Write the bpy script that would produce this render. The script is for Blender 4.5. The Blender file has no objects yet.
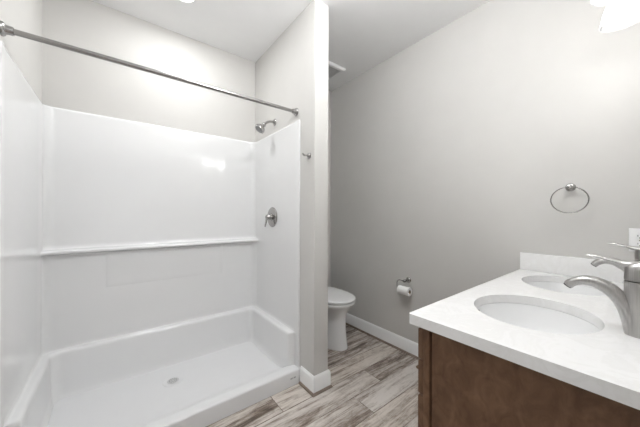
import bpy, bmesh, math, random
from mathutils import Vector, Matrix
random.seed(7)
S = bpy.context.scene
COL = S.collection
PI = math.pi

# ------------------------------------------------------------------ camera
CF, CYAW, CPITCH, CH, CROLL = 261.59, 0.6585, 0.0015, 1.2419, 0.0026
cam_d = bpy.data.cameras.new('camera')
cam_d.sensor_width = 36.0
cam_d.lens = CF / 640.0 * 36.0
cam_d.clip_start = 0.02
cam = bpy.data.objects.new('camera', cam_d)
COL.objects.link(cam)
F_ = Vector((math.sin(CYAW) * math.cos(CPITCH), math.cos(CYAW) * math.cos(CPITCH), math.sin(CPITCH)))
R_ = Vector((math.cos(CYAW), -math.sin(CYAW), 0))
U_ = R_.cross(F_)
R2 = R_ * math.cos(CROLL) + U_ * math.sin(CROLL)
U2 = U_ * math.cos(CROLL) - R_ * math.sin(CROLL)
cam.matrix_world = Matrix(((R2.x, U2.x, -F_.x, 0), (R2.y, U2.y, -F_.y, 0), (R2.z, U2.z, -F_.z, CH), (0, 0, 0, 1)))
S.camera = cam

# ------------------------------------------------------------------ world, light levels, exposure
WORLD_STRENGTH = 0.6
VANITY_W = 0.85
CAN_W = 4.4
FILL_GLOBE_STRENGTH = 40.0
S.view_settings.view_transform = 'Standard'
S.view_settings.look = 'None'
S.view_settings.gamma = 1.0
S.view_settings.use_curve_mapping = False
S.view_settings.exposure = 0.62
w = bpy.data.worlds.new('world')
S.world = w
w.use_nodes = True
w.node_tree.nodes['Background'].inputs[0].default_value = (0.97, 0.985, 1.0, 1)
w.node_tree.nodes['Background'].inputs[1].default_value = WORLD_STRENGTH


def lamp(name, kind, loc, power, size=0.05, parent=None, col=(0.975, 0.99, 1.0), aim=None, spot=None):
    d = bpy.data.lights.new(name, kind)
    d.energy = power
    d.color = col
    if kind == 'AREA':
        d.shape = 'DISK'
        d.size = size
    else:
        d.shadow_soft_size = size
    if spot:
        d.spot_size = spot
        d.spot_blend = 0.6
    o = bpy.data.objects.new(name, d)
    COL.objects.link(o)
    o.location = loc
    if parent:
        o.parent = parent
        o.location = Vector(loc) - parent.location
    return o


# ------------------------------------------------------------------ measured room
XL, XR, YB = -0.3893, 2.0568, 2.4413      # left wall, right wall, back wall
XP0, XP1, YP = 1.0746, 1.1980, 1.4513     # partition between shower and toilet
YF = -0.02                                # wall behind the vanity
ZC = 2.74
ZT = 0.893                                # top of the vanity worktop

# ------------------------------------------------------------------ materials


def new_mat(name):
    m = bpy.data.materials.new(name)
    m.use_nodes = True
    return m, m.node_tree.nodes, m.node_tree.links, m.node_tree.nodes['Principled BSDF']


def ramp(n, stops):
    r = n.new('ShaderNodeValToRGB')
    e = r.color_ramp.elements
    while len(e) < len(stops):
        e.new(0.5)
    for k, (pos, c) in enumerate(stops):
        e[k].position = pos
        e[k].color = (c[0], c[1], c[2], 1)
    return r


def noise(n, l, vec, scale, detail=4, rough=0.55, dist=0.0):
    t = n.new('ShaderNodeTexNoise')
    t.inputs['Scale'].default_value = scale
    t.inputs['Detail'].default_value = detail
    t.inputs['Roughness'].default_value = rough
    t.inputs['Distortion'].default_value = dist
    if vec is not None:
        l.new(vec, t.inputs['Vector'])
    return t


def mapping(n, l, src, scale):
    mp = n.new('ShaderNodeMapping')
    mp.inputs['Scale'].default_value = scale
    l.new(src, mp.inputs['Vector'])
    return mp.outputs[0]


def bump(n, l, b, height, strength, dist=0.01):
    u = n.new('ShaderNodeBump')
    u.inputs['Strength'].default_value = strength
    u.inputs['Distance'].default_value = dist
    l.new(height, u.inputs['Height'])
    l.new(u.outputs[0], b.inputs['Normal'])


def plain(name, col, rough, metal=0.0, var=0.03, scale=6.0, bmp=0.0, bscale=200.0, coat=0.0, spec=None):
    m, n, l, b = new_mat(name)
    tc = n.new('ShaderNodeTexCoord')
    t = noise(n, l, tc.outputs['Object'], scale)
    r = ramp(n, [(0.3, [c * (1 - var) for c in col]), (0.7, [min(1, c * (1 + var)) for c in col])])
    l.new(t.outputs['Fac'], r.inputs[0])
    l.new(r.outputs[0], b.inputs['Base Color'])
    b.inputs['Roughness'].default_value = rough
    b.inputs['Metallic'].default_value = metal
    b.inputs['Coat Weight'].default_value = coat
    b.inputs['Coat Roughness'].default_value = 0.05
    if spec is not None:
        b.inputs['Specular IOR Level'].default_value = spec
    if bmp:
        t2 = noise(n, l, tc.outputs['Object'], bscale, 2)
        bump(n, l, b, t2.outputs['Fac'], bmp, 0.002)
    return m


M = {}
M['paint'] = plain('greige_wall_paint', (0.605, 0.592, 0.570), 0.75, var=0.012, bmp=0.05, bscale=250)
M['ceiling'] = plain('ceiling_paint', (0.90, 0.90, 0.90), 0.85, var=0.01, bmp=0.05, bscale=180)
M['trim'] = plain('white_trim_paint', (0.88, 0.88, 0.88), 0.35, var=0.01)
M['acrylic'] = plain('glossy_white_acrylic', (0.79, 0.79, 0.79), 0.13, var=0.006, coat=0.3)
M['pan'] = plain('textured_white_acrylic', (0.77, 0.77, 0.775), 0.3, var=0.006)
M['porcelain'] = plain('white_porcelain', (0.87, 0.87, 0.87), 0.08, var=0.005, coat=0.4)
M['seat'] = plain('white_seat_plastic', (0.87, 0.87, 0.87), 0.22, var=0.005)
M['chrome'] = plain('polished_nickel', (0.43, 0.42, 0.41), 0.16, 1.0, var=0.03)
M['rod'] = plain('satin_nickel', (0.36, 0.35, 0.34), 0.22, 1.0)
M['strainer'] = plain('pale_steel', (0.62, 0.62, 0.62), 0.35, 0.6)
M['dark_metal'] = plain('dark_metal', (0.05, 0.05, 0.05), 0.4, 0.6)
M['black'] = plain('black_void', (0.012, 0.012, 0.012), 0.6)
M['bronze'] = plain('bronze_pull', (0.22, 0.15, 0.09), 0.35, 1.0)
M['plastic'] = plain('white_plastic', (0.84, 0.84, 0.84), 0.3, var=0.005)
M['grey_plastic'] = plain('grey_fan_plastic', (0.30, 0.30, 0.30), 0.5)
M['louvre'] = plain('light_grey_louvre_plastic', (0.55, 0.55, 0.55), 0.5)
M['paper'] = plain('tissue_paper', (0.86, 0.86, 0.85), 0.9, var=0.02, scale=60, bmp=0.3, bscale=300)
M['card'] = plain('cardboard', (0.32, 0.25, 0.18), 0.9)
M['shoe'] = plain('brown_shoe_moulding', (0.24, 0.19, 0.155), 0.5, var=0.2, scale=25)
M['logo'] = plain('grey_embossed_mark', (0.42, 0.42, 0.43), 0.35)
M['water'] = plain('still_water', (0.7, 0.75, 0.78), 0.03)


def brushed():
    m, n, l, b = new_mat('brushed_nickel')
    tc = n.new('ShaderNodeTexCoord')
    v = mapping(n, l, tc.outputs['Object'], (260, 260, 6))
    t = noise(n, l, v, 1.0, 3)
    r = ramp(n, [(0.3, (0.40, 0.39, 0.38)), (0.7, (0.52, 0.51, 0.50))])
    l.new(t.outputs['Fac'], r.inputs[0])
    l.new(r.outputs[0], b.inputs['Base Color'])
    b.inputs['Metallic'].default_value = 1.0
    b.inputs['Roughness'].default_value = 0.3
    b.inputs['Anisotropic'].default_value = 0.4
    return m


M['nickel'] = brushed()


def quartz():
    m, n, l, b = new_mat('white_quartz')
    tc = n.new('ShaderNodeTexCoord')
    t = noise(n, l, tc.outputs['Object'], 9, 8, 0.65, 1.2)
    r = ramp(n, [(0.40, (0.86, 0.855, 0.85)), (0.5, (0.83, 0.825, 0.815)), (0.56, (0.87, 0.865, 0.86))])
    l.new(t.outputs['Fac'], r.inputs[0])
    l.new(r.outputs[0], b.inputs['Base Color'])
    b.inputs['Roughness'].default_value = 0.18
    return m


M['quartz'] = quartz()


def cabinet_wood():
    m, n, l, b = new_mat('brown_stained_maple')
    tc = n.new('ShaderNodeTexCoord')
    v = mapping(n, l, tc.outputs['Object'], (20, 20, 15))
    t = noise(n, l, v, 1.0, 6, 0.62, 0.9)
    v2 = mapping(n, l, tc.outputs['Object'], (60, 60, 14))
    t2 = noise(n, l, v2, 1.0, 4, 0.65, 0.5)
    r = ramp(n, [(0.36, (0.125, 0.065, 0.036)), (0.50, (0.160, 0.086, 0.048)), (0.68, (0.205, 0.114, 0.065))])
    l.new(t.outputs['Fac'], r.inputs[0])
    mx = n.new('ShaderNodeMixRGB')
    mx.blend_type = 'MULTIPLY'
    mx.inputs[0].default_value = 0.4
    r2 = ramp(n, [(0.35, (0.72, 0.70, 0.68)), (0.62, (1, 1, 1))])
    l.new(t2.outputs['Fac'], r2.inputs[0])
    l.new(r.outputs[0], mx.inputs[1])
    l.new(r2.outputs[0], mx.inputs[2])
    l.new(mx.outputs[0], b.inputs['Base Color'])
    b.inputs['Roughness'].default_value = 0.42
    b.inputs['Specular IOR Level'].default_value = 0.35
    return m


M['wood'] = cabinet_wood()


def plank_mat():
    m, n, l, b = new_mat('weathered_grey_oak_planks')
    at = n.new('ShaderNodeAttribute')
    at.attribute_name = 'plank'
    at.attribute_type = 'GEOMETRY'
    sep = n.new('ShaderNodeSeparateColor')
    l.new(at.outputs['Color'], sep.inputs[0])
    tc = n.new('ShaderNodeTexCoord')
    off = n.new('ShaderNodeVectorMath')
    off.operation = 'SCALE'
    l.new(at.outputs['Color'], off.inputs[0])
    off.inputs['Scale'].default_value = 37.0
    add = n.new('ShaderNodeVectorMath')
    l.new(tc.outputs['Object'], add.inputs[0])
    l.new(off.outputs[0], add.inputs[1])
    P = add.outputs[0]
    big = noise(n, l, mapping(n, l, P, (1.2, 12, 1)), 1.0, 9, 0.7, 1.3)
    fine = noise(n, l, mapping(n, l, P, (6, 70, 1)), 1.0, 8, 0.75, 0.8)
    saw = noise(n, l, mapping(n, l, P, (7, 12, 1)), 1.0, 7, 0.75, 2.0)

    def math_(op, a, bb):
        q = n.new('ShaderNodeMath')
        q.operation = op
        for k, val in enumerate((a, bb)):
            if isinstance(val, (int, float)):
                q.inputs[k].default_value = val
            else:
                l.new(val, q.inputs[k])
        return q.outputs[0]
    s = math_('ADD', math_('MULTIPLY', big.outputs['Fac'], 1.6), math_('MULTIPLY', fine.outputs['Fac'], 1.0))
    s = math_('ADD', s, math_('MULTIPLY', saw.outputs['Fac'], 0.55))
    s = math_('ADD', s, math_('MULTIPLY', math_('SUBTRACT', sep.outputs[0], 0.5), 0.24))
    s = math_('SUBTRACT', s, 1.0)
    r = ramp(n, [(0.26, (0.085, 0.062, 0.047)), (0.38, (0.19, 0.150, 0.122)), (0.50, (0.33, 0.285, 0.25)),
                 (0.62, (0.49, 0.45, 0.415)), (0.78, (0.64, 0.605, 0.57))])
    l.new(s, r.inputs[0])
    # warm or cool cast of each plank
    mx = n.new('ShaderNodeMixRGB')
    mx.blend_type = 'MULTIPLY'
    mx.inputs[0].default_value = 0.5
    rc = ramp(n, [(0.0, (1.0, 0.98, 0.97)), (1.0, (1.0, 0.93, 0.85))])
    l.new(sep.outputs[1], rc.inputs[0])
    l.new(r.outputs[0], mx.inputs[1])
    l.new(rc.outputs[0], mx.inputs[2])
    l.new(mx.outputs[0], b.inputs['Base Color'])
    b.inputs['Roughness'].default_value = 0.42
    bump(n, l, b, fine.outputs['Fac'], 0.15, 0.002)
    return m


M['plank'] = plank_mat()


def lit_glass():
    m, n, l, b = new_mat('seeded_glass_shade')
    n.remove(b)
    out = n['Material Output']
    tr = n.new('ShaderNodeBsdfTransparent')
    tl = n.new('ShaderNodeBsdfTranslucent')
    tl.inputs[0].default_value = (0.95, 0.95, 0.95, 1)
    gl = n.new('ShaderNodeBsdfGlossy')
    gl.inputs['Roughness'].default_value = 0.06
    tc = n.new('ShaderNodeTexCoord')
    t = noise(n, l, tc.outputs['Object'], 90, 2)
    r = ramp(n, [(0.45, (0.45,) * 3), (0.62, (0.65,) * 3)])
    l.new(t.outputs['Fac'], r.inputs[0])
    m1 = n.new('ShaderNodeMixShader')
    l.new(r.outputs[0], m1.inputs[0])
    l.new(tr.outputs[0], m1.inputs[1])
    l.new(tl.outputs[0], m1.inputs[2])
    fr = n.new('ShaderNodeFresnel')
    fr.inputs['IOR'].default_value = 1.15
    m2 = n.new('ShaderNodeMixShader')
    l.new(fr.outputs[0], m2.inputs[0])
    l.new(m1.outputs[0], m2.inputs[1])
    l.new(gl.outputs[0], m2.inputs[2])
    l.new(m2.outputs[0], out.inputs['Surface'])
    return m


M['shade'] = lit_glass()


def emit(name, col, strength):
    m, n, l, b = new_mat(name)
    b.inputs['Base Color'].default_value = (*col, 1)
    b.inputs['Emission Color'].default_value = (*col, 1)
    b.inputs['Emission Strength'].default_value = strength
    return m


M['bulb'] = emit('lit_bulb', (1, 0.98, 0.95), 18.0)
M['globe'] = emit('fill_globe_glow', (0.975, 0.99, 1.0), FILL_GLOBE_STRENGTH)  # glow of the added out-of-view fill globe
M['lens'] = emit('lit_lens', (1, 0.98, 0.95), 5.0)

# ------------------------------------------------------------------ geometry helpers


class MB:
    """collects shapes in world coordinates, then links them as ONE mesh object"""

    def __init__(s):
        s.b = bmesh.new()

    def box(s, lo, hi, bev=0.0, seg=2):
        t = bmesh.new()
        bmesh.ops.create_cube(t, size=1.0)
        for v in t.verts:
            v.co = Vector([(lo[k] + hi[k]) / 2 + v.co[k] * (hi[k] - lo[k]) for k in range(3)])
        if bev:
            bmesh.ops.bevel(t, geom=list(t.edges), offset=bev, segments=seg, profile=0.5, affect='EDGES')
        s.add(t)
        return s

    def add(s, t):
        me = bpy.data.meshes.new('tmp')
        t.to_mesh(me)
        t.free()
        s.b.from_mesh(me)
        bpy.data.meshes.remove(me)

    def rings(s, rings, closed=True, cap0=False, cap1=False):
        """skin a list of rings (lists of points)"""
        vs = [[s.b.verts.new(Vector(p)) for p in r] for r in rings]
        n = len(vs[0])
        for a, c in zip(vs[:-1], vs[1:]):
            for k in range(n if closed else n - 1):
                k2 = (k + 1) % n
                try:
                    s.b.faces.new((a[k], a[k2], c[k2], c[k]))
                except ValueError:
                    pass
        if cap0:
            s.b.faces.new(list(reversed(vs[0])))
        if cap1:
            s.b.faces.new(vs[-1])
        return s

    def lathe(s, prof, origin=(0, 0, 0), axis=(0, 0, 1), seg=32, cap0=True, cap1=True, sx=1.0, sy=1.0):
        """prof: (radius, height along the axis)"""
        ax = Vector(axis).normalized()
        q = Vector((0, 0, 1)).rotation_difference(ax)
        o = Vector(origin)
        rs = []
        for r, h in prof:
            r = max(r, 1e-4)
            rs.append([o + q @ Vector((r * sx * math.cos(2 * PI * k / seg), r * sy * math.sin(2 * PI * k / seg), h)) for k in range(seg)])
        return s.rings(rs, True, cap0, cap1)

    def tube(s, pts, rad, seg=14, side=None, caps=True, closed=False):
        """sweep; rad = number, list, or list of (along side, along normal)"""
        P = [Vector(p) for p in pts]
        n = len(P)
        if isinstance(rad, (int, float)):
            rad = [rad] * n
        rad = [(r, r) if isinstance(r, (int, float)) else r for r in rad]
        rs = []
        prev = None
        for k in range(n):
            if closed:
                t = (P[(k + 1) % n] - P[k - 1]).normalized()
            else:
                t = (P[min(k + 1, n - 1)] - P[max(k - 1, 0)]).normalized()
            if side is not None:
                sd = Vector(side)
            elif prev is None:
                sd = Vector((0, 0, 1)) if abs(t.z) < 0.9 else Vector((1, 0, 0))
            else:
                sd = prev
            sd = (sd - t * sd.dot(t)).normalized()
            prev = sd
            nm = t.cross(sd)
            a, c = rad[k]
            rs.append([P[k] + sd * (a * math.cos(2 * PI * j / seg)) + nm * (c * math.sin(2 * PI * j / seg)) for j in range(seg)])
        if closed:
            rs.append(rs[0])
            return s.rings(rs, True)
        return s.rings(rs, True, caps, caps)

    def build(s, name, mat, parent=None, sharp=35, loc=None):
        bmesh.ops.remove_doubles(s.b, verts=s.b.verts, dist=1e-6)
        bmesh.ops.recalc_face_normals(s.b, faces=s.b.faces)
        a = math.radians(sharp)
        for f in s.b.faces:
            f.smooth = True
        for e in s.b.edges:
            if len(e.link_faces) == 2 and e.calc_face_angle(0) > a:
                e.smooth = False
        base = Vector((0, 0, 0))
        if parent is not None:
            base = origin_of(parent)
        elif loc is not None:
            base = Vector(loc)
        if base.length:
            for v in s.b.verts:
                v.co -= base
        me = bpy.data.meshes.new(name)
        s.b.to_mesh(me)
        s.b.free()
        me.materials.append(mat)
        o = bpy.data.objects.new(name, me)
        COL.objects.link(o)
        if parent is not None:
            o.parent = parent
        elif loc is not None:
            o.location = base
        return o


def origin_of(o):
    v = Vector(o.location)
    while o.parent:
        o = o.parent
        v += Vector(o.location)
    return v


def tag(o, label, cat, group=None, kind=None):
    o['label'] = label
    o['category'] = cat
    if group:
        o['group'] = group
    if kind:
        o['kind'] = kind
    return o


def thing(name, loc, label, cat, group=None):
    o = bpy.data.objects.new(name, None)
    o.empty_display_size = 0.05
    COL.objects.link(o)
    o.location = loc
    return tag(o, label, cat, group)


def struct(name, mb, mat, **k):
    o = mb.build(name, mat, **k)
    o['kind'] = 'structure'
    return o


def dup(root, loc, label):
    def cp(o, parent):
        c = o.copy()
        COL.objects.link(c)
        c.parent = parent
        for ch in list(o.children):
            cp(ch, c)
        return c
    r = cp(root, None)
    r.location = loc
    r['label'] = label
    return r


def arc(c, r, a0, a1, n, u=(1, 0, 0), v=(0, 0, 1)):
    c, u, v = Vector(c), Vector(u), Vector(v)
    return [c + u * (r * math.cos(a0 + (a1 - a0) * k / n)) + v * (r * math.sin(a0 + (a1 - a0) * k / n)) for k in range(n + 1)]


def smooth_path(ctrl, n=6):
    """Catmull-Rom through control tuples of any length"""
    out = []
    c = [ctrl[0]] + list(ctrl) + [ctrl[-1]]
    for i in range(1, len(c) - 2):
        for k in range(n):
            t = k / n
            out.append(tuple(0.5 * (2 * b + (-a + cc) * t + (2 * a - 5 * b + 4 * cc - d) * t * t + (-a + 3 * b - 3 * cc + d) * t ** 3)
                             for a, b, cc, d in zip(c[i - 1], c[i], c[i + 1], c[i + 2])))
    out.append(tuple(ctrl[-1]))
    return out


# ------------------------------------------------------------------ the room shell
TH = 0.12
# floor: planks of one floor covering, seams measured in the photograph
fb = bmesh.new()
lay = fb.faces.layers.float_color.new('plank')
PW, PL, PY0 = 0.176, 1.22, 1.437
joint = {0: 0.825, -1: 1.555, -2: 1.27}
tone = {(0, 'a'): 0.55, (0, 'b'): 0.86, (-1, 'a'): 0.85, (-1, 'b'): 0.30, (-2, 'a'): 0.5, (-2, 'b'): 0.88}
row = -26
while PY0 + row * PW < YB + 0.1:
    y0, y1 = PY0 + row * PW, min(PY0 + (row + 1) * PW, YB + 0.11)
    j = joint.get(row, random.random() * PL)
    x = j - PL * 3
    while x < XR + 0.1:
        xa, xb = max(x, -1.6), min(x + PL, XR + 0.11)
        if xb > xa:
            g = 0.0026
            z = 0.0
            key = (row, 'b' if abs(x - j) < 0.01 else ('a' if abs(x + PL - j) < 0.01 else ''))
            tn = tone.get(key, random.uniform(0.25, 0.75))
            if row > 0:
                tn = random.uniform(0.12, 0.42)
            if row == -3:
                tn = 0.8
            colr = (tn, random.random(), random.random(), 1)
            top = [(xa + g, y0 + g, z), (xb - g, y0 + g, z), (xb - g, y1 - g, z), (xa + g, y1 - g, z)]
            low = [(xa, y0, z - 0.0022), (xb, y0, z - 0.0022), (xb, y1, z - 0.0022), (xa, y1, z - 0.0022)]
            tv = [fb.verts.new(q) for q in top]
            lv = [fb.verts.new(q) for q in low]
            f = fb.faces.new(tv)
            f[lay] = colr
            for k in range(4):
                f = fb.faces.new((lv[k], lv[(k + 1) % 4], tv[(k + 1) % 4], tv[k]))
                f[lay] = (0.0, colr[1], colr[2], 1)
        x += PL
    row += 1
# solid underside
t = bmesh.new()
me = bpy.data.meshes.new('floor')
fb.to_mesh(me)
fb.free()
me.materials.append(M['plank'])
floor = bpy.data.objects.new('floor', me)
COL.objects.link(floor)
floor['kind'] = 'structure'
sm = floor.modifiers.new('depth', 'SOLIDIFY')
sm.thickness = 0.02
sm.offset = -1
t.free()

struct('ceiling', MB().box((XL - TH, YF - TH, ZC), (XR + TH, YB + TH, ZC + 0.1)), M['ceiling'])
struct('wall_left', MB().box((XL - TH, YF - TH, -0.02), (XL, YB + TH, ZC)), M['paint'])
struct('wall_right', MB().box((XR, YF - TH, -0.02), (XR + TH, YB + TH, ZC)), M['paint'])
struct('wall_back', MB().box((XL, YB, -0.02), (XR, YB + TH, ZC)), M['paint'])
struct('wall_partition', MB().box((XP0, YP, 0.0), (XP1, YB, ZC), 0.002, 1), M['paint'])
DX0, DX1, DZ = -0.30, 0.62, 2.04          # doorway the photograph is taken from
fw = MB()
fw.box((XL, YF - TH, 0), (DX0, YF, ZC))
fw.box((DX1, YF - TH, 0), (XR, YF, ZC))
fw.box((DX0, YF - TH, DZ), (DX1, YF, ZC))
struct('wall_front', fw, M['paint'])
# door lining and casing on the far side of the doorway
dl = MB()
dl.box((DX0, YF - TH - 0.012, 0), (DX0 + 0.018, YF - 0.002, DZ), 0.002)
dl.box((DX1 - 0.018, YF - TH - 0.012, 0), (DX1, YF - 0.002, DZ), 0.002)
dl.box((DX0 + 0.018, YF - TH - 0.012, DZ - 0.018), (DX1 - 0.018, YF - 0.002, DZ), 0.002)
struct('door_1', dl, M['trim'])


def base_profile(h=0.124, d=0.014):
    return [(0, 0.012), (d, 0.012), (d, h - 0.018), (d * 0.75, h - 0.008), (d * 0.35, h), (0, h)]


def run(mb, path, prof):
    """extrude an (outward, up) profile along a plan path with mitred corners; outward = right-hand side"""
    P = [Vector((a, b)) for a, b in path]
    n = len(P)
    rs = []
    for k in range(n):
        d0 = (P[k] - P[k - 1]).normalized() if k else None
        d1 = (P[k + 1] - P[k]).normalized() if k < n - 1 else None
        if d0 is None:
            d0 = d1
        if d1 is None:
            d1 = d0
        n0, n1 = Vector((d0.y, -d0.x)), Vector((d1.y, -d1.x))
        mv = (n0 + n1)
        mv = mv / (mv.dot(n0))
        rs.append([(P[k].x + mv.x * o, P[k].y + mv.y * o, z) for o, z in prof])
    mb.rings(rs, True, True, True)
    return mb


QR = [(0.0, 0.0005), (0.025, 0.0005), (0.0245, 0.006), (0.021, 0.013), (0.0145, 0.0175), (0.0, 0.0185)]
right_path = [(XR - 0.0005, YB - 0.016), (XR - 0.0005, 0.545)]
struct('baseboard_right', run(MB(), right_path, base_profile()), M['trim'])
struct('trim_1', run(MB(), right_path, QR), M['shoe'])
part_path = [(XP1 + 0.0005, YB - 0.016), (XP1 + 0.0005, YP - 0.0005), (XP0 - 0.0005, YP - 0.0005), (XP0 - 0.0005, 1.606)]
part_path = part_path[::-1]
struct('baseboard_partition', run(MB(), [(a, b) for a, b in part_path], base_profile()), M['trim'])
struct('trim_2', run(MB(), part_path, QR), M['shoe'])
back_path = [(XP1 + 0.016, YB - 0.0005), (XR - 0.016, YB - 0.0005)]
struct('baseboard_back', run(MB(), back_path, base_profile()), M['trim'])
struct('trim_3', run(MB(), back_path, QR), M['shoe'])
lp = [(XL + 0.0005, 0.0), (XL + 0.0005, 1.606)]
struct('baseboard_left', run(MB(), lp, base_profile()), M['trim'])
struct('trim_4', run(MB(), lp, QR), M['shoe'])

# ------------------------------------------------------------------ shower stall
sh = thing('shower_stall', ((XL + XP0) / 2, 2.02, 0), 'glossy white moulded walk-in shower stall with low curb and back ledge', 'shower')
D0, YFL, ZS = 0.014, 1.629, 1.9406


def plan(es, eb, z):
    """plan line of the stall wall: left front edge, round the back, to the right front edge"""
    xl, xr, yb = XL + D0 + es, XP0 - D0 - es, YB - D0 - eb
    r = 0.052
    pts = []
    xw = XL + D0
    pts += [(XL + 0.001, YFL), (xw - 0.006, YFL), (xw - 0.001, YFL + 0.004), (xw, YFL + 0.012), (xw, YFL + 0.052)]
    for k in range(1, 7):                      # the lower wall starts with a rounded end
        a = PI / 2 * k / 6
        pts.append((xw + es * math.sin(a), YFL + 0.056 + 0.032 * (1 - math.cos(a))))
    for k in range(1, 5):
        pts.append((xl, YFL + 0.088 + (yb - r - YFL - 0.088) * k / 5))
    for k in range(9):
        a = PI - PI / 2 * k / 8
        pts.append((xl + r + r * math.cos(a), yb - r + r * math.sin(a)))
    for k in range(1, 10):
        pts.append((xl + r + (xr - xl - 2 * r) * k / 10, yb))
    half = len(pts)
    rt = []
    for (x, y) in pts[:-9]:
        rt.append((XL + XP0 - x, y))
    return [(x, y, z) for x, y in pts + rt[::-1]]


prof = [(0.020, 0.080, 0.105), (0.040, 0.070, 0.092), (0.055, 0.061, 0.081), (0.075, 0.055, 0.074), (0.11, 0.051, 0.070), (0.30, 0.046, 0.064),
        (0.322, 0.045, 0.063), (0.335, 0.043, 0.061), (0.3425, 0.037, 0.055), (0.346, 0.028, 0.046), (0.3475, 0.014, 0.036),
        (0.349, 0.005, 0.028), (0.355, 0.001, 0.0255), (0.375, 0.0, 0.025), (0.385, 0.0, 0.025), (0.93, 0.0, 0.022), (0.942, 0.0, 0.022), (0.966, 0.0, 0.025),
        (0.973, 0.0, 0.046), (0.976, 0.0, 0.059), (0.983, 0.0, 0.066), (0.991, 0.0, 0.066), (0.998, 0.0, 0.058), (1.0015, 0.0, 0.040),
        (1.004, 0.0, 0.016), (1.009, 0.0, 0.004), (1.026, 0.0, 0.0), (1.034, 0.0, 0.0), (1.4, 0, 0), (ZS - 0.020, 0, 0), (ZS - 0.012, 0, 0), (ZS - 0.004, -0.002, -0.002),
        (ZS, -0.006, -0.006), (ZS + 0.001, -0.0135, -0.0135)]
su = MB()
su.rings([plan(es, eb, z) for z, es, eb in prof], closed=False)
surround = su.build('surround', M['acrylic'], sh, sharp=60)
# shallow raised panel under the shelf
rp = MB()
cx = (XL + XP0) / 2
def rpr(i, d):
    return [(cx - 0.415 + i, YB - D0 - d, 0.705 + i), (cx + 0.415 - i, YB - D0 - d, 0.705 + i), (cx + 0.415 - i, YB - D0 - d, 0.9655), (cx - 0.415 + i, YB - D0 - d, 0.9655)]


rp.rings([rpr(0, 0.020), rpr(0.010, 0.0235), rpr(0.024, 0.0262), rpr(0.040, 0.0270)], True, True, True)
rp.build('raised_panel', M['acrylic'], sh, sharp=60)
# pan with curb
pp = [(1.613, 0.0), (1.613, 0.02), (1.614, 0.05), (1.6165, 0.090), (1.6180, 0.0965), (1.6215, 0.1005), (1.628, 0.1025), (1.645, 0.103),
      (1.685, 0.1015), (1.705, 0.096), (1.725, 0.084), (1.745, 0.070), (1.765, 0.060), (1.79, 0.0535), (1.85, 0.050),
      (2.08, 0.044), (2.16, 0.044), (2.30, 0.047), (2.42, 0.051), (2.425, 0.0)]
pn = MB()
pn.rings([[(x, y, z) for y, z in pp] for x in [XL + 0.002 + (XP0 - XL - 0.004) * k / 12 for k in range(13)]], True, True, True)
pan = pn.build('pan', M['pan'], sh, sharp=60)
lg = MB()
for (a, b) in ((0.985, 0.998), (1.001, 1.008), (1.013, 1.030)):
    lg.box((a, 1.6128, 0.050), (b, 1.616, 0.060), 0.001)
lg.build('maker_mark', M['logo'], pan)
dr = MB()
dr.lathe([(0.066, 0.0), (0.066, 0.002), (0.063, 0.0035), (0.058, 0.002), (0.054, 0.0005)], (0.317, 2.122, 0.0442), seg=40, cap0=True, cap1=True)
drain = dr.build('drain', M['pan'], sh, sharp=60)
ds = MB()
ds.lathe([(0.034, 0), (0.037, 0.0025), (0.033, 0.0035), (0.002, 0.0045)], (0.317, 2.122, 0.0445), seg=36)
strainer = ds.build('strainer', M['strainer'], drain)
dh = MB()
for ring, num in ((0.012, 6), (0.023, 12)):
    for k in range(num):
        a = 2 * PI * k / num
        dh.lathe([(0.0036, 0), (0.0036, 0.0012)], (0.317 + ring * math.cos(a), 2.122 + ring * math.sin(a), 0.0478), seg=10)
dh.build('drain_holes', M['grey_plastic'], drain)

# ------------------------------------------------------------------ curtain rod
YR, ZR = 1.685, 2.0164
rod = thing('shower_curtain_rod', (0.34, YR, ZR), 'long straight brushed nickel curtain rod across the shower opening', 'curtain rod')
rod_m = MB().tube([(XL + 0.006, YR, ZR), (XP0 - 0.006, YR, ZR)], 0.0125, 20)
rod_m.build('rod', M['rod'], rod)
for sx, x in ((1, XL), (-1, XP0)):
    f = MB()
    f.lathe([(0.030, 0), (0.030, 0.004), (0.027, 0.009), (0.020, 0.013), (0.018, 0.018), (0.018, 0.032), (0.0165, 0.036), (0.0125, 0.036)], (x + sx * 0.0005, YR, ZR), (sx, 0, 0), 28)
    f.build('wall_flange', M['chrome'], rod)

# ------------------------------------------------------------------ shower head
hd = thing('shower_fixture', (XP0, 2.030, 2.033), 'small round nickel shower head on a bent arm above the stall wall', 'shower head')
x0 = XP0 - 0.0005
SY = 2.030
MB().lathe([(0.030, 0), (0.029, 0.004), (0.022, 0.010), (0.012, 0.014)], (x0, SY, 2.033), (-1, 0, 0), 28).build('flange', M['chrome'], hd)
apts = smooth_path([(x0 - 0.008, SY, 2.033), (x0 - 0.045, SY, 2.030), (x0 - 0.075, SY, 2.016), (x0 - 0.100, SY, 1.995)], 6)
MB().tube(apts, 0.0100, 14).build('arm', M['chrome'], hd)
ax = Vector((-0.66, 0.02, -0.75)).normalized()
o = Vector((x0 - 0.096, SY, 1.999))
hp_ = [(0.013, 0), (0.019, 0.008), (0.019, 0.018), (0.015, 0.024), (0.017, 0.030), (0.031, 0.040), (0.041, 0.052), (0.045, 0.066), (0.044, 0.074), (0.038, 0.076)]
head = MB().lathe(hp_, o, ax, 36).build('head', M['chrome'], hd)
MB().lathe([(0.037, 0.0755), (0.035, 0.078), (0.012, 0.0800), (0.001, 0.0800)], o, ax, 32).build('spray_face', M['grey_plastic'], head)

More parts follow.
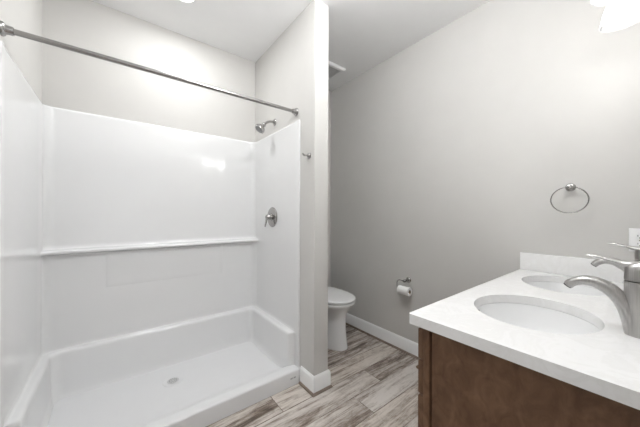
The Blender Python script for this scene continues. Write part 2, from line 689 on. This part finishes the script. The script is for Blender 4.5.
# ------------------------------------------------------------------ shower valve
VX = XP0 - D0
vl = thing('shower_valve', (VX, 2.040, 1.213), 'round nickel shower valve plate with a lever handle on the stall wall', 'shower valve')
MB().lathe([(0.086, -0.0005), (0.086, 0.004), (0.082, 0.009), (0.060, 0.013), (0.034, 0.015)], (VX, 2.040, 1.213), (-1, 0, 0), 48).build('escutcheon', M['chrome'], vl)
MB().lathe([(0.030, 0.014), (0.030, 0.020), (0.024, 0.026), (0.022, 0.052), (0.020, 0.060), (0.012, 0.064)], (VX, 2.040, 1.213), (-1, 0, 0), 32).build('hub', M['chrome'], vl)
hpts = smooth_path([(VX - 0.048, 2.040, 1.222), (VX - 0.056, 2.042, 1.200), (VX - 0.060, 2.046, 1.165), (VX - 0.067, 2.050, 1.130)], 5)
nh = len(hpts)
MB().tube(hpts, [(0.012 - 0.004 * k / nh, 0.008 - 0.003 * k / nh) for k in range(nh)], 14, side=(0, 1, 0)).build('lever', M['chrome'], vl)

# ------------------------------------------------------------------ robe hook on the partition
hk = thing('robe_hook', (XP0, 1.512, 1.653), 'small nickel robe hook on the partition wall beside the stall edge', 'hook')
MB().lathe([(0.021, 0.0005), (0.021, 0.005), (0.018, 0.009), (0.009, 0.012)], (XP0, 1.512, 1.653), (-1, 0, 0), 28).build('wall_plate', M['chrome'], hk)
hp = smooth_path([(XP0 - 0.010, 1.512, 1.653), (XP0 - 0.030, 1.512, 1.651), (XP0 - 0.050, 1.512, 1.654), (XP0 - 0.060, 1.512, 1.664)], 5)
MB().tube(hp, [0.0065] * (len(hp) - 2) + [0.007, 0.006], 12).build('hook_arm', M['chrome'], hk)

# ------------------------------------------------------------------ ceiling light over the shower
CLX, CLY = 0.358, 1.985
cl = thing('recessed_light', (CLX, CLY, ZC), 'lit round recessed ceiling light above the shower stall', 'ceiling light')
MB().lathe([(0.082, -0.0003), (0.081, -0.005), (0.070, -0.008), (0.060, -0.005), (0.056, -0.0005)], (CLX, CLY, ZC), seg=40, cap0=False, cap1=False).build('trim_ring', M['trim'], cl)
MB().lathe([(0.057, -0.003), (0.03, -0.005), (0.001, -0.0055)], (CLX, CLY, ZC), seg=36, cap0=False).build('lens', M['lens'], cl)
lamp('can_lamp', 'AREA', (CLX, CLY, ZC - 0.012), CAN_W, 0.11, cl)

# ------------------------------------------------------------------ fill globe, added out of view to brighten the room evenly
RLX, RLY = 0.72, 0.74
rlt = thing('added_fill_globe', (RLX, RLY, ZC), 'added glowing fill globe, unseen, under the ceiling in front of the vanity', 'ceiling light')
MB().lathe([(0.065, -0.0005), (0.065, -0.015), (0.045, -0.024), (0.045, -0.048), (0.04, -0.050)], (RLX, RLY, ZC), seg=32, cap0=False).build('fill_globe_cap', M['nickel'], rlt)
MB().lathe([(0.12 * math.sin(a), -0.166 + 0.12 * math.cos(a)) for a in [0.36 + (PI - 0.36) * k / 18 for k in range(19)]], (RLX, RLY, ZC), seg=36).build('fill_globe', M['globe'], rlt)

# ------------------------------------------------------------------ exhaust fan
VX0, VX1, VY0, VY1 = 1.602, 1.856, 1.970, 2.225
vt = thing('exhaust_fan', ((VX0 + VX1) / 2, (VY0 + VY1) / 2, ZC), 'square white exhaust fan cover with grey louvres on the ceiling', 'exhaust fan')
fr = MB()


def sq(i, z):
    return [(VX0 + i, VY0 + i, z), (VX1 - i, VY0 + i, z), (VX1 - i, VY1 - i, z), (VX0 + i, VY1 - i, z)]


fr.rings([sq(0, ZC - 0.0005), sq(0.001, ZC - 0.010), sq(0.012, ZC - 0.022), sq(0.034, ZC - 0.026), sq(0.038, ZC - 0.014)], True)
fr.build('frame', M['plastic'], vt)
MB().box((VX0 + 0.034, VY0 + 0.034, ZC - 0.010), (VX1 - 0.034, VY1 - 0.034, ZC - 0.002)).build('fan_opening', M['grey_plastic'], vt)
gs = MB()
for k in range(9):
    y = VY0 + 0.048 + k * (VY1 - VY0 - 0.096) / 8
    gs.box((VX0 + 0.036, y - 0.0065, ZC - 0.023), (VX1 - 0.036, y + 0.0065, ZC - 0.019), 0.001, 1)
gs.build('louvres', M['louvre'], vt)

# ------------------------------------------------------------------ toilet
TX = 1.640
tl = thing('toilet', (TX, 2.05, 0), 'white two-piece toilet with closed lid behind the partition wall', 'toilet')


def oval(hw, yf, yb, z, n=44, back=3.2, front=2.15):
    pts = []
    ym = yf + (yb - yf) * 0.46
    for k in range(n):
        a = 2 * PI * k / n
        c, s_ = math.cos(a), math.sin(a)
        e = front if s_ < 0 else back
        px = TX + hw * math.copysign(abs(c) ** (2 / e), c)
        py = ym + (ym - yf if s_ < 0 else yb - ym) * math.copysign(abs(s_) ** (2 / e), s_)
        pts.append((px, py, z))
    return pts


bw = MB()
rows = [(0.118, 1.742, 2.33, 0.0005), (0.120, 1.739, 2.33, 0.012), (0.114, 1.746, 2.33, 0.05), (0.108, 1.756, 2.33, 0.14), (0.106, 1.760, 2.33, 0.22),
        (0.108, 1.759, 2.33, 0.27), (0.114, 1.753, 2.32, 0.31), (0.127, 1.742, 2.31, 0.345), (0.144, 1.727, 2.30, 0.372), (0.158, 1.713, 2.30, 0.392), (0.164, 1.707, 2.30, 0.404), (0.162, 1.711, 2.297, 0.4125)]
bw.rings([oval(*r) for r in rows], True, True, True)
bowl = bw.build('bowl', M['porcelain'], tl, sharp=50)
st = MB()
st.rings([oval(0.170, 1.702, 2.20, 0.413), oval(0.186, 1.684, 2.20, 0.4165), oval(0.188, 1.682, 2.20, 0.425), oval(0.187, 1.683, 2.20, 0.433), oval(0.176, 1.694, 2.20, 0.4362), oval(0.150, 1.72, 2.20, 0.4365)], True, True, True)
st.build('seat', M['seat'], tl, sharp=50)
ld = MB()
ld.rings([oval(0.145, 1.725, 2.20, 0.4370), oval(0.150, 1.72, 2.20, 0.4435), oval(0.186, 1.685, 2.20, 0.4440), oval(0.190, 1.681, 2.20, 0.448), oval(0.190, 1.681, 2.20, 0.458), oval(0.184, 1.687, 2.195, 0.465), oval(0.165, 1.705, 2.18, 0.4685), oval(0.07, 1.80, 2.08, 0.471)], True, True, True)
ld.build('lid', M['seat'], tl, sharp=50)
for sx in (-1, 1):
    MB().tube([(TX + sx * 0.055, 2.2125, 0.4355), (TX + sx * 0.105, 2.2125, 0.4355)], 0.012, 14).build('hinge', M['seat'], tl)
tk = MB()


def rrect(hw, y0, y1, z, r=0.035, n=6):
    pts = []
    for cxs, cy, a0 in ((1, y1 - r, 0), (-1, y1 - r, PI / 2), (-1, y0 + r, PI), (1, y0 + r, 1.5 * PI)):
        for k in range(n + 1):
            a = a0 + PI / 2 * k / n
            pts.append((TX + cxs * (hw - r) + r * math.cos(a), cy + r * math.sin(a), z))
    return pts


tk.rings([rrect(0.17, 2.255, 2.41, 0.4155), rrect(0.185, 2.245, 2.42, 0.43), rrect(0.205, 2.232, 2.424, 0.74), rrect(0.205, 2.232, 2.424, 0.755)], True, True, True)
tk.build('tank', M['porcelain'], tl, sharp=50)
tt = MB()
tt.rings([rrect(0.208, 2.229, 2.427, 0.757), rrect(0.216, 2.221, 2.430, 0.762), rrect(0.216, 2.221, 2.430, 0.782), rrect(0.206, 2.231, 2.424, 0.793), rrect(0.15, 2.27, 2.39, 0.796)], True, True, True)
tt.build('tank_lid', M['porcelain'], tl, sharp=50)
lv = MB()
lv.lathe([(0.014, 0.0), (0.014, 0.010), (0.009, 0.014)], (TX - 0.155, 2.2325, 0.695), (0, -1, 0), 18)
lv.tube([(TX - 0.155, 2.217, 0.695), (TX - 0.115, 2.214, 0.691), (TX - 0.075, 2.214, 0.684)], [0.006, 0.006, 0.0075], 12)
lv.build('flush_lever', M['chrome'], tl)
for sx in (-1, 1):
    MB().lathe([(0.016, 0), (0.016, 0.012), (0.010, 0.022), (0.002, 0.025)], (TX + sx * 0.122, 2.10, 0.0005), seg=18).build('bolt_cap', M['seat'], tl)

# ------------------------------------------------------------------ toilet paper holder and roll
TPY, TPZ, TPX = 1.362, 0.655, XR - 0.062
ph = thing('toilet_paper_holder', (XR, TPY, TPZ), 'nickel open-arm toilet paper holder on the right wall', 'toilet paper holder')
MB().lathe([(0.025, 0.0005), (0.025, 0.005), (0.021, 0.010), (0.012, 0.014), (0.0105, 0.030), (0.0105, 0.050), (0.014, 0.056), (0.014, 0.070), (0.010, 0.075)], (XR, TPY, TPZ), (-1, 0, 0), 28).build('post', M['chrome'], ph)
wy = TPY + 0.078
wp = [(TPX, TPY, TPZ), (TPX, wy - 0.03, TPZ)]
wp += [tuple(q) for q in arc((TPX, wy - 0.03, TPZ - 0.03), 0.03, PI / 2, 0, 6, (0, 1, 0), (0, 0, 1))]
wp += [(TPX, wy, TPZ - 0.045)]
wp += [tuple(q) for q in arc((TPX, wy - 0.018, TPZ - 0.055), 0.018, 0, -PI / 2, 6, (0, 1, 0), (0, 0, 1))]
wp += [(TPX, TPY, TPZ - 0.073), (TPX, TPY - 0.062, TPZ - 0.073)]
MB().tube(wp, 0.0042, 12).build('arm', M['chrome'], ph)
RZ = TPZ - 0.073 - 0.0118
rl = thing('toilet_paper_roll', (TPX, TPY, RZ), 'small white toilet paper roll hanging on the wall holder', 'toilet paper')
ya, yb_ = TPY - 0.052, TPY + 0.056
rr = MB()
rr.lathe([(0.0172, 0.0), (0.0355, 0.0), (0.0365, 0.0015), (0.0365, yb_ - ya - 0.0015), (0.0355, yb_ - ya), (0.0172, yb_ - ya), (0.0172, 0.0)], (TPX, ya, RZ), (0, 1, 0), 40, False, False)
rr.build('paper', M['paper'], rl)
MB().lathe([(0.0172, 0.0), (0.016, 0.0), (0.016, yb_ - ya), (0.0172, yb_ - ya)], (TPX, ya, RZ), (0, 1, 0), 32, False, False).build('cardboard_core', M['card'], rl)

# ------------------------------------------------------------------ towel ring
TRY, TRZ = 0.307, 1.398
tr = thing('towel_ring', (XR, TRY, TRZ), 'round nickel towel ring hanging on the right wall above the worktop', 'towel ring')
MB().lathe([(0.023, 0.0005), (0.023, 0.004), (0.018, 0.010), (0.010, 0.014), (0.0095, 0.036), (0.0125, 0.042), (0.0135, 0.049), (0.011, 0.056), (0.004, 0.059)], (XR, TRY, TRZ), (-1, 0, 0), 32).build('post', M['chrome'], tr)
MB().tube([(XR - 0.048 - 0.0, TRY + 0.078 * math.sin(2 * PI * k / 64), TRZ - 0.073 + 0.073 * math.cos(2 * PI * k / 64)) for k in range(64)], 0.0031, 12, side=(1, 0, 0), closed=True).build('ring', M['rod'], tr)

# ------------------------------------------------------------------ outlet
OY0, OY1, OZ0, OZ1 = 0.019, 0.091, 1.056, 1.173
ot = thing('wall_outlet', (XR, (OY0 + OY1) / 2, (OZ0 + OZ1) / 2), 'white duplex wall outlet plate behind the far faucet', 'outlet')
MB().box((XR - 0.006, OY0, OZ0), (XR - 0.0003, OY1, OZ1), 0.0025, 3).build('cover_plate', M['plastic'], ot)
for zc in (OZ0 + 0.039, OZ1 - 0.039):
    oc = (XR - 0.006, (OY0 + OY1) / 2, zc)
    rc = MB()
    rc.lathe([(0.0172, -0.0002), (0.0172, 0.0012), (0.0165, 0.0018)], oc, (-1, 0, 0), 32, sx=1.0, sy=0.86)
    rcp = rc.build('receptacle', M['plastic'], ot)
    sl = MB()
    for dy in (-0.0065, 0.0065):
        sl.box((XR - 0.0081, oc[1] + dy - 0.001, zc - 0.001), (XR - 0.0075, oc[1] + dy + 0.001, zc + 0.0075))
    sl.lathe([(0.0024, 0), (0.0024, 0.0006)], (XR - 0.0075, oc[1], zc - 0.0075), (-1, 0, 0), 12)
    sl.build('slots', M['black'], rcp)
MB().lathe([(0.0032, 0), (0.0030, 0.001), (0.001, 0.0014)], (XR - 0.006, (OY0 + OY1) / 2, (OZ0 + OZ1) / 2), (-1, 0, 0), 14).build('screw', M['chrome'], ot)

# ------------------------------------------------------------------ vanity cabinet
CX0, CX1, CY1, CZ1 = 0.842, 2.050, 0.502, 0.857
vc = thing('vanity_cabinet', ((CX0 + CX1) / 2, 0.25, 0), 'brown stained wooden bathroom vanity cabinet under the white worktop', 'cabinet')
bd = MB()
bd.box((CX0 + 0.008, YF + 0.002, 0.001), (CX0 + 0.024, CY1 - 0.029, CZ1))           # recessed end panel
bd.box((CX1 - 0.016, YF + 0.002, 0.001), (CX1, CY1 - 0.02, CZ1))
bd.box((CX0 + 0.024, YF + 0.002, 0.10), (CX1 - 0.016, CY1 - 0.02, 0.118))
bd.box((CX0 + 0.024, YF + 0.002, 0.118), (CX1 - 0.016, YF + 0.012, CZ1))
bd.box((CX0 + 0.024, CY1 - 0.075, 0.001), (CX1 - 0.016, CY1 - 0.06, 0.10))
bd.build('carcass', M['wood'], vc)
ff = MB()
ff.box((CX0, CY1 - 0.0235, 0.001), (CX0 + 0.03, CY1, CZ1), 0.0025, 2)               # corner stile seen from the end
ff.box((CX1 - 0.03, CY1 - 0.02, 0.10), (CX1, CY1, CZ1), 0.0015, 1)
ff.box((CX0 + 0.03, CY1 - 0.02, 0.10), (CX1 - 0.03, CY1, 0.14), 0.0015, 1)
ff.box((CX0 + 0.03, CY1 - 0.02, 0.82), (CX1 - 0.03, CY1, CZ1), 0.0015, 1)
for xs in (1.235, 1.615):
    ff.box((xs, CY1 - 0.02, 0.14), (xs + 0.035, CY1, 0.82), 0.0015, 1)
ff.build('face_frame', M['wood'], vc)


def front(x0, x1, z0, z1, name, shaker=True):
    d = MB()
    y0, y1 = CY1 + 0.001, CY1 + 0.020
    if shaker and (z1 - z0) > 0.2:
        s_ = 0.055
        d.box((x0, y0, z0), (x0 + s_, y1, z1), 0.0015, 1)
        d.box((x1 - s_, y0, z0), (x1, y1, z1), 0.0015, 1)
        d.box((x0 + s_, y0, z0), (x1 - s_, y1, z0 + s_), 0.0015, 1)
        d.box((x0 + s_, y0, z1 - s_), (x1 - s_, y1, z1), 0.0015, 1)
        d.box((x0 + s_ - 0.004, y0, z0 + s_ - 0.004), (x1 - s_ + 0.004, y1 - 0.010, z1 - s_ + 0.004))
    else:
        d.box((x0, y0, z0), (x1, y1, z1), 0.003, 2)
    return d.build(name, M['wood'], vc)


def pull(par, c, length, vert=False):
    u = Vector((0, 0, 1)) if vert else Vector((1, 0, 0))
    c = Vector(c)
    m = MB()
    for s_ in (-1, 1):
        m.tube([c + u * (s_ * length * 0.36) + Vector((0, -0.0005, 0)), c + u * (s_ * length * 0.36) + Vector((0, 0.030, 0))], 0.0045, 10)
    m.tube([c - u * (length / 2) + Vector((0, 0.030, 0)), c + u * (length / 2) + Vector((0, 0.030, 0))], 0.0058, 12)
    m.build('pull', M['bronze'], par)


fy = CY1 + 0.020
for (x0, x1) in ((0.845, 1.246), (1.624, 2.036)):
    front(x0, x1, 0.733, 0.838, 'false_front')
    d = front(x0, x1, 0.610, 0.725, 'drawer')
    pull(d, ((x0 + x1) / 2, fy, 0.668), 0.31)
    xm = (x0 + x1) / 2
    d = front(x0, xm - 0.0015, 0.125, 0.602, 'door')
    pull(d, (xm - 0.03, fy, 0.47), 0.12, True)
    d = front(xm + 0.0015, x1, 0.125, 0.602, 'door')
    pull(d, (xm + 0.03, fy, 0.47), 0.12, True)
for z0, z1 in ((0.125, 0.345), (0.353, 0.567), (0.575, 0.692), (0.700, 0.838)):
    d = front(1.254, 1.616, z0, z1, 'drawer')
    pull(d, (1.435, fy, (z0 + z1) / 2), 0.14)

# ------------------------------------------------------------------ worktop with two holes
WX0, WX1, WY0, WY1 = 0.8117, XR - 0.001, YF + 0.001, 0.5393
SRX, SRY, SCY = 0.205, 0.178, 0.280
SINKS = (1.192, 1.782)
wt = thing('vanity_worktop', ((WX0 + WX1) / 2, 0.26, 0.858), 'white quartz vanity worktop with two oval sink cutouts', 'worktop')
b = bmesh.new()


def loop(pts):
    vs = [b.verts.new(q) for q in pts]
    for k in range(len(vs)):
        b.edges.new((vs[k], vs[(k + 1) % len(vs)]))


rc_ = 0.010
outer = [(WX0, WY0, ZT), (WX1, WY0, ZT), (WX1, WY1, ZT)]
outer += [(WX0 + rc_ + rc_ * math.cos(a), WY1 - rc_ + rc_ * math.sin(a), ZT) for a in [PI / 2 + PI / 2 * k / 5 for k in range(6)]]
loop(outer)
for xs in SINKS:
    loop([(xs + SRX * math.cos(2 * PI * k / 72), SCY + SRY * math.sin(2 * PI * k / 72), ZT) for k in range(72)])
bmesh.ops.triangle_fill(b, use_beauty=True, use_dissolve=False, edges=b.edges[:])
bmesh.ops.recalc_face_normals(b, faces=b.faces)
r = bmesh.ops.extrude_face_region(b, geom=b.faces[:])
for v in [e for e in r['geom'] if isinstance(e, bmesh.types.BMVert)]:
    v.co.z = 0.858
bmesh.ops.recalc_face_normals(b, faces=b.faces)
sb = MB()
sb.add(b)
slab = sb.build('slab', M['quartz'], wt, sharp=30)
bv = slab.modifiers.new('eased_edge', 'BEVEL')
bv.width = 0.003
bv.segments = 2
bv.limit_method = 'ANGLE'
bv.angle_limit = math.radians(50)
MB().box((XR - 0.021, YF + 0.022, ZT + 0.0003), (XR - 0.001, WY1 + 0.001, 1.000), 0.002, 2).build('side_splash', M['quartz'], wt)
MB().box((WX0, YF + 0.001, ZT + 0.0003), (XR - 0.001, YF + 0.021, 1.000), 0.002, 2).build('back_splash', M['quartz'], wt)

# ------------------------------------------------------------------ sinks
def ell(xs, kx, ky, z, n=72):
    return [(xs + kx * math.cos(2 * PI * k / n), SCY + ky * math.sin(2 * PI * k / n), z) for k in range(n)]


xs = SINKS[0]
sk = thing('undermount_sink', (xs, SCY, 0.72), 'white oval undermount sink at the near left end of the worktop', 'sink', 'undermount vanity sinks')
bs = MB()
ins = [(0.020, 0.8575), (0.004, 0.8574), (0.0, 0.856), (-0.002, 0.845), (-0.006, 0.825), (-0.016, 0.79), (-0.032, 0.76), (-0.060, 0.737), (-0.10, 0.724), (-0.135, 0.718), (-0.152, 0.716)]
bs.rings([ell(xs, SRX + i, SRY + i, z) for i, z in ins], True, False, True)
outs = [(0.020, 0.8575), (0.020, 0.848), (0.010, 0.844), (0.006, 0.82), (-0.006, 0.78), (-0.03, 0.742), (-0.07, 0.716), (-0.13, 0.700)]
bs.rings([ell(xs, SRX + i, SRY + i, z) for i, z in outs], True, False, True)
basin = bs.build('basin', M['porcelain'], sk, sharp=60)
MB().lathe([(0.032, 0), (0.031, 0.003), (0.024, 0.004), (0.021, 0.001)], (xs, SCY, 0.7163), seg=32).build('drain_flange', M['nickel'], sk)
MB().lathe([(0.019, 0), (0.019, 0.006), (0.015, 0.008), (0.002, 0.009)], (xs, SCY, 0.7175), seg=28).build('drain_stopper', M['nickel'], sk)
# overflow opening in the front wall of the basin
aov = math.radians(95)
ovc = Vector((xs + (SRX - 0.004) * math.cos(aov), SCY + (SRY - 0.004) * math.sin(aov), 0.8400))
MB().lathe([(0.0095, -0.001), (0.0095, 0.0030), (0.0075, 0.0034)], ovc, (0.05, -1, 0.12), 20, sx=1.2, sy=1.0).build('overflow_hole', M['black'], sk)
dup(sk, (SINKS[1], SCY, 0.72), 'white oval undermount sink next to the side splash on the right wall')

# ------------------------------------------------------------------ faucets
fx, fyc = 1.192, 0.032
fc = thing('faucet', (fx, fyc, ZT), 'brushed nickel single lever faucet at the nearer sink', 'faucet', 'single lever bathroom faucets')
z0 = ZT + 0.0003
fb_ = MB()
fb_.lathe([(0.0310, 0), (0.0310, 0.002), (0.0308, 0.006), (0.0305, 0.020), (0.0295, 0.05), (0.0290, 0.09), (0.0300, 0.125), (0.0312, 0.150), (0.0308, 0.154), (0.0285, 0.1555)], (fx, fyc, z0), (0, 0, 1), 40)
fbody = fb_.build('body', M['nickel'], fc)
sp_ctrl = [(fyc + 0.006, z0 + 0.004, 0.027, 0.025), (fyc + 0.012, 0.935, 0.0255, 0.0255), (0.058, 0.972, 0.0235, 0.0225), (0.079, 1.003, 0.0215, 0.020), (0.100, 1.020, 0.0195, 0.0195),
           (0.124, 1.0305, 0.018, 0.0165), (0.150, 1.0300, 0.017, 0.0145), (0.172, 1.020, 0.016, 0.0135), (0.184, 1.007, 0.0155, 0.0130)]
sp = smooth_path(sp_ctrl, 5)
MB().tube([(fx, y, z) for y, z, a, c in sp], [(a, c) for y, z, a, c in sp], 20, side=(1, 0, 0)).build('spout', M['nickel'], fc, sharp=50)
MB().lathe([(0.0115, 0), (0.0115, 0.003), (0.009, 0.0035)], (fx, 0.1845, 1.0062), (0, 0.5, -0.72), 20).build('aerator', M['dark_metal'], fc)
hb = MB()
hb.lathe([(0.0285, 0.157), (0.0310, 0.159), (0.0308, 0.186), (0.0290, 0.197), (0.0225, 0.207), (0.012, 0.212), (0.001, 0.213)], (fx, fyc, z0), (0, 0, 1), 36)
hub = hb.build('handle_hub', M['nickel'], fc)
lc = smooth_path([(0.020, 1.093, 0.020, 0.012), (0.045, 1.094, 0.0185, 0.0115), (0.066, 1.0965, 0.0165, 0.0085), (0.086, 1.1030, 0.0145, 0.0062), (0.111, 1.1095, 0.0125, 0.0050), (0.130, 1.1125, 0.0115, 0.0042), (0.140, 1.1125, 0.0095, 0.0036)], 5)
MB().tube([(fx, y, z) for y, z, a, c in lc], [(a, c) for y, z, a, c in lc], 16, side=(1, 0, 0)).build('lever', M['nickel'], fc, sharp=50)
dup(fc, (SINKS[1] - 0.012, fyc, ZT), 'brushed nickel single lever faucet at the farther sink by the side splash')

# ------------------------------------------------------------------ vanity light
LX = (1.230, 1.475, 1.720)
LY, LZ = 0.094, 2.075
vlt = thing('vanity_light', (1.475, YF, 2.25), 'lit three-lamp vanity light with glass bell shades above the worktop', 'wall light')
MB().box((1.475 - 0.31, YF + 0.0005, 2.225), (1.475 + 0.31, YF + 0.028, 2.305), 0.008, 3).build('back_plate', M['nickel'], vlt)
for x in LX:
    am = MB().tube(smooth_path([(x, YF + 0.026, 2.265), (x, 0.05, 2.285), (x, LY - 0.01, 2.275), (x, LY, 2.235)], 6), 0.008, 12)
    am.lathe([(0.022, 0), (0.028, -0.006), (0.028, -0.058), (0.024, -0.063)], (x, LY, 2.240), (0, 0, 1), 28)
    arm = am.build('arm', M['nickel'], vlt)
    sd = MB()
    pr = [(0.0275, 2.178), (0.033, 2.176), (0.043, 2.167), (0.053, 2.149), (0.0595, 2.128), (0.0635, 2.107), (0.0655, 2.092), (0.0675, 2.083), (0.0690, LZ + 0.004), (0.0690, LZ)]
    pri = [(a - 0.003, z_) for a, z_ in pr[::-1]]
    sd.lathe([(a, z_) for a, z_ in pr] + [(0.0675, LZ - 0.0015)] + pri, (x, LY, 0), (0, 0, 1), 44, False, False)
    shd = sd.build('glass_shade', M['shade'], vlt, sharp=60)
    bl = MB().lathe([(0.012, 2.176), (0.013, 2.168), (0.020, 2.152), (0.025, 2.138), (0.025, 2.128), (0.020, 2.116), (0.010, 2.109), (0.001, 2.107)], (x, LY, 0), (0, 0, 1), 24, True, True)
    bulb = bl.build('bulb', M['bulb'], shd)
    lamp('vanity_lamp', 'POINT', (x, LY, 2.085), VANITY_W, 0.02, vlt)
